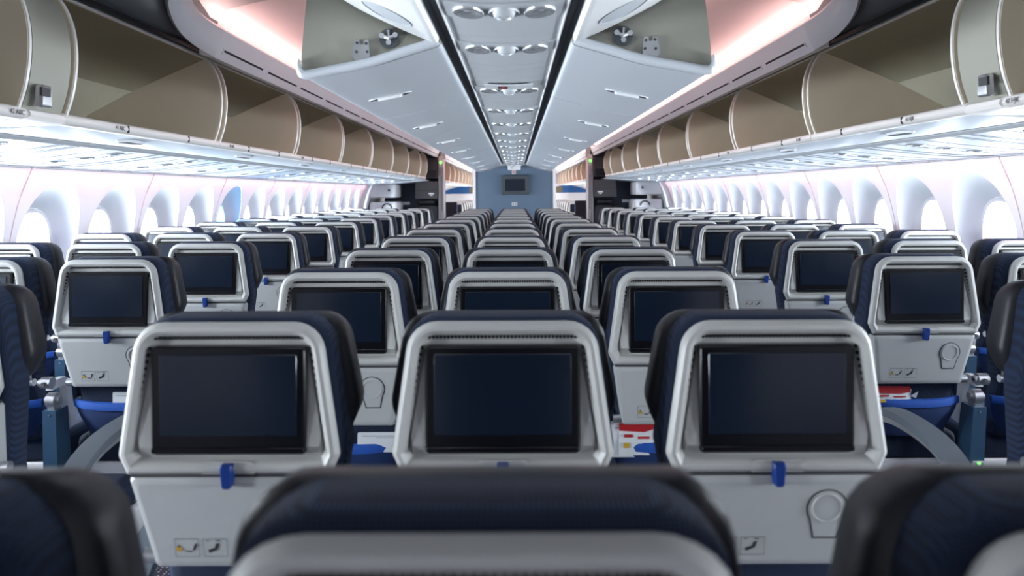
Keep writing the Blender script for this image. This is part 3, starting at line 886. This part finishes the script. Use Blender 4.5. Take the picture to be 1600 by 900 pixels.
def add_arm(root, x, aisle, power):
    """armrest between two places, or the arched one beside the aisle"""
    if aisle:
        bm = bmesh.new()
        pts = smooth_prof([(.10, .475), (.125, .545), (.18, .61), (.27, .655), (.38, .672), (.50, .672), (.575, .660)], 3)
        up = offset_open(pts, .022)
        def bar(w, a, b, y): return [(x-w, a[0], a[1]), (x+w, a[0], a[1]), (x+w, b[0], b[1]), (x-w, b[0], b[1])]
        loft(bm, [bar(.029, a, b, 0) for a, b in zip(pts, up)])
        arm = finish(bm, 'armrest', 'armgrey', root, angle=40)
        bm = bmesh.new(); lo = offset_open(pts, -.020)
        loft(bm, [bar(.017, a, b, 0) for a, b in zip(lo, pts)]); finish(bm, 'armrest_trim', 'metal', arm, angle=40)
        bm = bmesh.new(); rbox(bm, x-.016, x+.016, .17, .58, .29, .42, .01, .02); 
        finish(bm, 'side_panel', 'white', root)
        bm = bmesh.new(); rbox(bm, x-.010, x+.010, .12, .20, .45, .60, .005, .01); finish(bm, 'armrest_bracket', 'metal', root)
    else:
        bm = bmesh.new(); cyl(bm, (x, .052, .700), 'x', .020, .036, 18); cyl(bm, (x-.022, .052, .700), 'x', .013, .012, 14)
        piv = finish(bm, 'arm_pivot', 'metal', root)
        bm = bmesh.new(); cyl(bm, (x-.029, .052, .700), 'x', .006, .004, 10); cyl(bm, (x, .030, .700), 'y', .007, .006, 10); finish(bm, 'pivot_bolt', 'seam', piv)
        bm = bmesh.new()
        pts = smooth_prof([(.06, .700), (.12, .703), (.155, .690), (.17, .655), (.18, .60), (.20, .52)], 3); up = offset_open(pts, -.030)
        loft(bm, [[(x-.012, a[0], a[1]), (x+.012, a[0], a[1]), (x+.012, b[0], b[1]), (x-.012, b[0], b[1])] for a, b in zip(pts, up)])
        finish(bm, 'armrest', 'white', root, angle=40)
        bm = bmesh.new(); cyl(bm, (x, .085, .632), 'x', .026, .03, 20); cyl(bm, (x, .085, .632), 'x', .014, .050, 14); box(bm, x-.012, x+.012, .07, .11, .58, .63)
        finish(bm, 'arm_hinge', 'metal', root)
        bm = bmesh.new()
        loft(bm, [[(x-.030, .075, .36), (x+.020, .075, .36), (x+.020, .16, .36), (x-.030, .16, .36)], [(x-.023, .060, .60), (x+.023, .060, .60), (x+.023, .13, .60), (x-.023, .13, .60)]])
        po = finish(bm, 'arm_post', 'post', root)
        bm = bmesh.new(); cyl(bm, (x, .0605, .585), 'y', .003, .004, 8); finish(bm, 'post_screw', 'metal', po)
        if power:
            bm = bmesh.new(); rbox(bm, x-.022, x+.018,   .066, .09, .370, .410, .003, .002); so = finish(bm, 'power_socket', 'metal', root)
            bm = bmesh.new(); cyl(bm, (x-.002, .064, .4045), 'y', .005, .004, 10); finish(bm, 'power_light', 'green', so)
            bm = bmesh.new()
            for u in (-.012, .004): box(bm, x+u, x+u+.006, .0645, .067, .378, .384)
            finish(bm, 'socket_hole', 'ink', so)

base = make_seat()
def variant(b, arms):
    for x, aisle, pw in arms: add_arm(b, x, aisle, pw)
    return b
SPC = .472
# three variants: aisle arm on the left, on the right, plain middle with hinges on its right
seatM = copy_tree(base); variant(seatM, [(.222, False, False)])            # hinge on its right
seatML = copy_tree(base); variant(seatML, [(.222, False, True), (-.243, True, False)])   # aisle to its left
seatR = copy_tree(base); variant(seatR, [(.243, True, False)])           # aisle to its right
seatW = base                                                              # against the wall, no hinge of its own
KIDS.clear()
used = set()
rownames = ['row touching the camera', 'first row ahead', 'second row ahead', 'third row ahead', 'fourth row ahead', 'fifth row ahead', 'sixth row ahead', 'seventh row ahead', 'eighth row ahead', 'ninth row ahead', 'tenth row ahead', 'eleventh row ahead', 'twelfth row ahead', 'thirteenth row ahead']
protos = [seatM, seatML, seatR, seatW]
rr = random.Random(3)
def place(proto, x, y, label, group, jitter=True):
    if proto.name in used: o = copy_tree(proto)
    else: o = proto; used.add(proto.name); 
    o.location = (x, y, 0)
    if jitter: o.rotation_euler = (rr.uniform(-.004, .004), 0, rr.uniform(-.006, .006))
    tag(o, label, 'seat', group)
    return o
# remember children before the first use so that later copies stay clean
for p_ in protos:
    KIDS[p_.name] = list(p_.children)
    for c_ in p_.children:
        KIDS[c_.name] = list(c_.children)
        for d_ in c_.children: KIDS[d_.name] = []
P = .79
MID = {}
for k in range(13):
    D = P*(.6+k) if k else .456
    for j, nm in ((-1, 'left'), (0, 'middle'), (1, 'right')):
        proto = (seatML, seatM, seatR)[j+1]
        MID[(k, j)] = place(proto, CX+SPC*j, D, 'navy and grey airline seat in the centre block, %s seat, %s' % (nm, rownames[k]), 'centre block seats', jitter=k > 1)
        if k == 0: MID[(k, j)].location.z = .006
SIDE = {}
SX = [1.383, 1.842, 2.295]
for j in range(-1, 11):
    D = P*(3.15+j)
    for s, sd in ((-1, 'left'), (1, 'right')):
        for q, nm in enumerate(('aisle', 'middle', 'window')):
            if s < 0: proto = (seatR, seatM, seatM)[q]
            else: proto = (seatML, seatM, seatW)[q]
            SIDE[(j, s, q)] = place(proto, s*SX[q], D, 'navy and grey airline seat by the %s wall, %s seat, %s' % (sd, nm, rownames[j+1]), '%s wall block seats' % sd, jitter=j > 0)
# forward cabin, small in the doorways: aisle-side seats only
for i in range(8):
    for s, sd in ((-1, 'left'), (1, 'right')):
        place(seatW, s*1.36, 16.6+P*i, 'small distant seat through the %s doorway, %s of the forward cabin' % (sd, ['first row', 'second row', 'third row', 'fourth row', 'fifth row', 'sixth row', 'seventh row', 'eighth row'][i]), 'forward cabin seats, %s' % sd)

# ------------------------------------------------------------------ wrappers and cards in the pockets
def packet(name, x, y, z, w, h, label, rz=0, tilt=0):
    r = empty(name, (x, y, z), label, 'packet'); r.rotation_euler = (tilt, 0, rz)
    bm = bmesh.new(); N = 8
    F = []; B = []
    for i in range(N+1):
        u = -w/2+w*i/N
        L1 = []; L2 = []
        for k in range(6):
            v = h*k/5
            bul = .006*math.sin(PI*i/N)*math.sin(PI*min(1, k/5*.9+.05))+.0012*math.sin(i*2.3+k*1.7)
            L1.append((u+(.004*math.sin(k*2.1) if i == N else 0), -bul, v)); L2.append((u, bul+.001, v))
        F.append(L1+L2[::-1])
    loft(bm, F); finish(bm, 'wrapper', 'paper', r, angle=60)
    bm = bmesh.new()
    pts = [(-w*.48, h*.66), (w*.20, h*.62), (w*.47, h*.70), (w*.47, h*.97), (-w*.48, h*.99)]
    extr = [[(u, -.0085, v) for u, v in pts], [(u, -.0005, v) for u, v in pts]]
    loft(bm, extr); finish(bm, 'red_band', 'red', r)
    bm = bmesh.new()
    box(bm, -w*.36, -w*.12, -.0082, -.006, h*.48, h*.56); box(bm, w*.02, w*.34, -.0082, -.006, h*.44, h*.50)
    finish(bm, 'printed_line', 'red', r)
    bm = bmesh.new(); box(bm, -w*.38, -w*.22, -.0082, -.006, h*.20, h*.34); finish(bm, 'printed_patch', 'yellow', r)
    bm = bmesh.new(); loft(bm, [[(w*.47, -.004, h*.5), (w*.66, -.012, h*.72), (w*.62, -.002, h*.4)], [(w*.47, .002, h*.5), (w*.66, -.009, h*.72), (w*.62, .002, h*.4)]]); finish(bm, 'torn_corner', 'paper', r)
    return r
def card(x, y, z, w, h, label):
    r = empty('safety_card', (x, y, z), label, 'card')
    bm = bmesh.new(); rbox(bm, -w/2, w/2, 0, .003, 0, h, .004, .0006, 2); finish(bm, 'card', 'paper', r)
    bm = bmesh.new(); box(bm, -w*.4, w*.4, -.0006, 0, h*.80, h*.83); box(bm, -w*.1, w*.46, -.0006, 0, h*.72, h*.74); finish(bm, 'printed_line', 'outline', r)
    return r
px_ = MID[(2, 1)].location
packet('snack_packet', px_.x-.100, px_.y+.074, .59, .105, .105, 'red and white torn packet in the pocket behind the second-row right centre seat', tilt=-.15)
card(px_.x-.125, px_.y+.084, .58, .10, .105, 'pale safety card behind the red packet in the centre block pocket')
px_ = SIDE[(0, 1, 0)].location
packet('snack_packet', px_.x-.07, px_.y+.076, .600, .13, .070, 'red and white packet lying in the pocket of the right wall block', tilt=-.2)
px_ = MID[(2, -1)].location
card(px_.x+.10, px_.y+.076, .60, .13, .058, 'white card in the pocket behind the second-row left centre seat')
px_ = SIDE[(0, -1, 0)].location
card(px_.x+.045, px_.y+.076, .595, .14, .065, 'white card in the blue pocket of the left wall block aisle seat')

# ------------------------------------------------------------------ front end: centre monument, monitor, signs, side monuments
YW = 12.2
bw = empty('wall_centre', (CX, YW, 0), label='blue-grey fabric bulkhead with white edges at the end of the cabin', kind='structure')
bm = bmesh.new()
prof = [(-.665, 0), (.665, 0), (.665, EYE+.352)] + [(x, EYE+h) for x, h in ((.60, .352), (.52, .364), (.41, .385), (.30, .418), (.21, .448), (-.21, .448), (-.30, .418), (-.41, .385), (-.52, .364), (-.60, .352))] + [(-.665, EYE+.352)]
extrude_profile(bm, prof, 0, .8); finish(bm, 'bulkhead_face', 'bulkhead', bw)
for s in (-1, 1):
    bm = bmesh.new(); rbox(bm, *sorted((s*.640, s*.690)), -.02, .82, 0, EYE+.40, .008, .004); finish(bm, 'edge_post', 'white', bw)
bm = bmesh.new(); box(bm, -.69, .69, .01, .8, EYE+.44, EYE+1.0); finish(bm, 'upper_wall', 'white', bw)
mo = empty('wall_monitor', (CX+.015, YW, 0), 'grey-framed blank monitor on the blue bulkhead', 'monitor')
bm = bmesh.new(); P4 = [(-.228, EYE-.03), (.228, EYE-.03), (.228, EYE+.285), (-.228, EYE+.285)]
lp = lambda d, y: [(u, y, v) for u, v in rpoly(inset(P4, d), .012, 3)]
loft(bm, [lp(-.0, 0), lp(0, -.05), lp(.012, -.07), lp(.055, -.07), lp(.062, -.055)]); finish(bm, 'monitor_frame', 'tvframe', mo)
bm = bmesh.new(); rbox(bm, -.165, .165, -.060, -.050, EYE+.025, EYE+.225, .004, .001, 2); finish(bm, 'monitor_screen', 'screen', mo)
ex = empty('ceiling_sign_box', (CX, YW-.15, 0), 'white light box under the ceiling strip above the monitor', 'sign')
bm = bmesh.new(); rbox(bm, -.105, .105, -.06, .10, EYE+.372, EYE+.462, .012, .006); finish(bm, 'sign_housing', 'white', ex)
bm = bmesh.new(); rbox(bm, -.055, -.01, -.064, -.058, EYE+.392, EYE+.432, .004, .001); finish(bm, 'sign_lens', 'lightwell', ex)
ns = empty('no_smoking_sign', (CX-.004, YW-.006, 0), 'small white no-smoking sign with a red ring above the monitor', 'sign')
bm = bmesh.new(); rbox(bm, -.033, .033, -.004, .004, EYE+.305, EYE+.375, .003, .001); finish(bm, 'sign_plate', 'paper', ns)
bm = bmesh.new()
cc = [(math.cos(2*PI*k/20), math.sin(2*PI*k/20)) for k in range(20)]
loft(bm, [[(c*.026, -.0055, EYE+.342+q*.026) for c, q in cc], [(c*.019, -.0055, EYE+.342+q*.019) for c, q in cc], [(c*.019, -.003, EYE+.342+q*.019) for c, q in cc]], (False, False))
v = [bm.verts.new(p_) for p_ in ((-.017, -.0056, EYE+.355), (-.013, -.0056, EYE+.359), (.017, -.0056, EYE+.329), (.013, -.0056, EYE+.325))]; bm.faces.new(v)
finish(bm, 'red_ring', 'red', ns)
bm = bmesh.new(); box(bm, -.016, .012, -.005, -.003, EYE+.338, EYE+.345); finish(bm, 'cigarette_symbol', 'ink', ns)
pl = empty('wall_placard', (CX, YW-.006, 0), 'small white placard low on the blue bulkhead under the monitor', 'sign')
bm = bmesh.new(); rbox(bm, -.045, .045, -.004, .004, EYE-.215, EYE-.165, .003, .001); finish(bm, 'placard_plate', 'paper', pl)
bm = bmesh.new()
for u in (-.032, .006): box(bm, u, u+.026, -.0048, -.003, EYE-.203, EYE-.178)
finish(bm, 'placard_print', 'outline', pl)

for s, sd in ((-1, 'left'), (1, 'right')):
    # galley monument beside the aisle
    mn = empty('wall_galley_%s' % sd, (0, 12.9, 0), label='dark navy galley wall at the far end, %s side' % sd, kind='structure')
    bm = bmesh.new(); box(bm, *sorted((s*1.315, s*2.30)), 0, .9, 0, EYE+.55); finish(bm, 'galley_face', 'bulkdark', mn)
    bm = bmesh.new(); box(bm, *sorted((s*1.315, s*2.40)), .02, .9, EYE+.55, EYE+1.2); finish(bm, 'galley_header', 'charcoal', mn)
    cu = empty('attendant_cabinet', (0, 12.9, 0), 'charcoal stowage cabinet on the %s galley wall above the folding seat' % sd, 'cabinet')
    bm = bmesh.new(); rbox(bm, *sorted((s*1.33, s*1.72)), -.32, -.001, EYE-.09, EYE+.21, .008, .005); c1 = finish(bm, 'cabinet_body', 'charcoal', cu)
    bm = bmesh.new(); box(bm, *sorted((s*1.34, s*1.71)), -.324, -.32, EYE+.055, EYE+.060); finish(bm, 'cabinet_joint', 'gap', c1)
    bm = bmesh.new()
    for u, w_ in ((1.40, .09),): box(bm, *sorted((s*u, s*(u+w_))), -.3245, -.32, EYE-.01, EYE+.012); box(bm, *sorted((s*(u+.02), s*(u+.07))), -.3245, -.32, EYE-.035, EYE-.018)
    finish(bm, 'cabinet_label', 'paper', c1)
    bm = bmesh.new(); rbox(bm, *sorted((s*1.33, s*1.60)), -.30, -.001, EYE+.26, EYE+.60, .008, .005); c3 = finish(bm, 'upper_cabinet', 'charcoal', cu)
    bm = bmesh.new(); box(bm, *sorted((s*1.36, s*1.56)), -.304, -.30, EYE+.28, EYE+.40); finish(bm, 'cabinet_window', 'screen', c3)
    js = empty('folding_chair', (0, 12.9, 0), 'black folding attendant seat against the %s galley wall' % sd, 'seat')
    bm = bmesh.new(); rbox(bm, *sorted((s*1.34, s*1.70)), -.20, -.001, .45, EYE-.20, .09, .02, 5); finish(bm, 'seat_back', 'leather', js)
    bm = bmesh.new(); rbox(bm, *sorted((s*1.40, s*1.66)), -.22, -.02, EYE-.185, EYE-.125, .02, .01, 4); finish(bm, 'head_pad', 'leather', js)
    bm = bmesh.new(); cyl(bm, (s*1.74, -.12, EYE-.30), 'y', .06, .10, 20); cyl(bm, (s*1.74, -.175, EYE-.30), 'y', .04, .02, 20); finish(bm, 'handset', 'charcoal', js)
    bm = bmesh.new(); rbox(bm, *sorted((s*1.86, s*2.00)), -.006, .002, EYE-.19, EYE-.14, .003, .001)
    tag(finish(bm, 'wall_notice', 'paper', loc=(0, 12.9, 0)), 'small white notice on the dark %s galley wall' % sd, 'sign')
    # pillar with green light
    bm = bmesh.new(); rbox(bm, *sorted((s*1.235, s*1.325)), 12.6, 12.88, 0, EYE+.60, .012, .008); pi_ = finish(bm, 'door_post', 'pillar')
    tag(pi_, 'grey metallic post with a green light beside the %s doorway' % sd, 'post')
    bm = bmesh.new(); rbox(bm, *sorted((s*1.245, s*1.315)), 12.592, 12.6, EYE+.45, EYE+.64, .01, .002); a1 = finish(bm, 'indicator_plate', 'shell', pi_)
    bm = bmesh.new(); cyl(bm, (s*1.28, 12.590, EYE+.53), 'y', .022, .006, 14); finish(bm, 'green_light', 'green', a1)
    bm = bmesh.new(); box(bm, *sorted((s*1.262, s*1.272)), 12.594, 12.60, EYE-.3, EYE+.3); box(bm, *sorted((s*1.290, s*1.294)), 12.594, 12.60, .3, EYE+.4); finish(bm, 'post_groove', 'seam', pi_)
    # cabin door with slide housing and frame column
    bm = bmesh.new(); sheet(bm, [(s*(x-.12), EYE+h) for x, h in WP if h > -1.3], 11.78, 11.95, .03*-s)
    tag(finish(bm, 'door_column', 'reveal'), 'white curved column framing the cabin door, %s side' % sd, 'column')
    dr = empty('door_%d' % (1 if s < 0 else 2), (0, 0, 0), label='white cabin door with bulky slide housing, %s side' % sd, kind='structure')
    bm = bmesh.new(); rbox(bm, *sorted((s*2.00, s*2.42)), 12.2, 12.88, EYE-.06, EYE+.165, .03, .02, 4); finish(bm, 'door_liner', 'wall', dr)
    bm = bmesh.new(); rbox(bm, *sorted((s*1.97, s*2.42)), 12.15, 12.88, .35, EYE-.13, .04, .03, 4); hs_ = finish(bm, 'slide_housing', 'wall', dr)
    bm = bmesh.new(); tube(bm, [(s*(2.13+.075*math.cos(PI*k/10)), 12.135, EYE-.235+.075*math.sin(PI*k/10)) for k in range(11)], .012, 8); finish(bm, 'door_handle', 'charcoal', hs_)
    bm = bmesh.new(); tube(bm, [(s*2.10, 12.19, EYE+.045), (s*2.10, 12.19, EYE+.085)], [.022, .012], 10); finish(bm, 'door_knob', 'charcoal', dr)
    bm = bmesh.new(); sheet(bm, H([(1.50, .235), (1.9, .20), (2.45, .165)], s), 12.04, 12.9, .02*-s); finish(bm, 'door_header', 'psu', dr)
    # forward cabin behind the doorway
    fbn = proto_bin[s]
    for i in range(8):
        o = copy_tree(fbn); o.location = (0, 14.6+BL*i, 0); o.scale = (1, 1, 1)
        tag(o, 'small distant overhead bin in the forward cabin, %s beyond the %s doorway' % (ords[i], sd), 'overhead bin', 'forward cabin bins, %s' % sd)
        if 'row_number' in [c.name.split('.')[0] for c in o.children]: pass
    pt = empty('cabin_partition', (0, 15.5, 0), 'low dark navy partition behind the %s doorway' % sd, 'partition')
    bm = bmesh.new(); rbox(bm, *sorted((s*1.24, s*2.3)), 0, .06, 0, EYE-.18, .02, .01); finish(bm, 'partition_panel', 'bulkdark', pt)
    fp = empty('forward_partition', (0, 25.6, 0), 'white and blue partition far down the forward cabin, %s side' % sd, 'partition')
    bm = bmesh.new(); rbox(bm, *sorted((s*1.15, s*2.5)), 0, .06, 0, EYE+.30, .02, .01); finish(bm, 'partition_panel', 'white', fp)
    bm = bmesh.new(); cur = [(1.15, .02)]+[(1.15+1.35*k/12, .02+.22*math.sin(PI*min(1, (k+2)/15))) for k in range(13)]+[(2.5, .02)]
    extrude_profile(bm, H(cur[1:-1]+[(2.5, -.02), (1.15, -.02)], s), -.02, -.001); finish(bm, 'blue_panel', 'curtain', fp)
    bm = bmesh.new(); box(bm, *sorted((s*1.17, s*1.62)), -.03, -.021, EYE+.0, EYE+.20); finish(bm, 'bronze_panel', 'gold', fp)
    area('forward_window_daylight', (s*2.3, 20, EYE-.2), (0, 21, EYE-.3), 9, .4, 200, (.9, .96, 1))

# ------------------------------------------------------------------ settle the lining against the seats
bpy.context.view_layer.update()
TILT = Matrix.Translation((0, 0, EYE)) @ Matrix.Rotation(-SHELL_TILT, 4, 'Y') @ Matrix.Translation((0, 0, -EYE))
for o in list(SC.objects):
    if o.parent or o.type == 'CAMERA': continue
    if o.get('category') in ('seat', 'packet', 'card') or o.name.split('.')[0] in ('floor', 'wall_front', 'wall_back'): continue
    o.matrix_world = TILT @ o.matrix_world
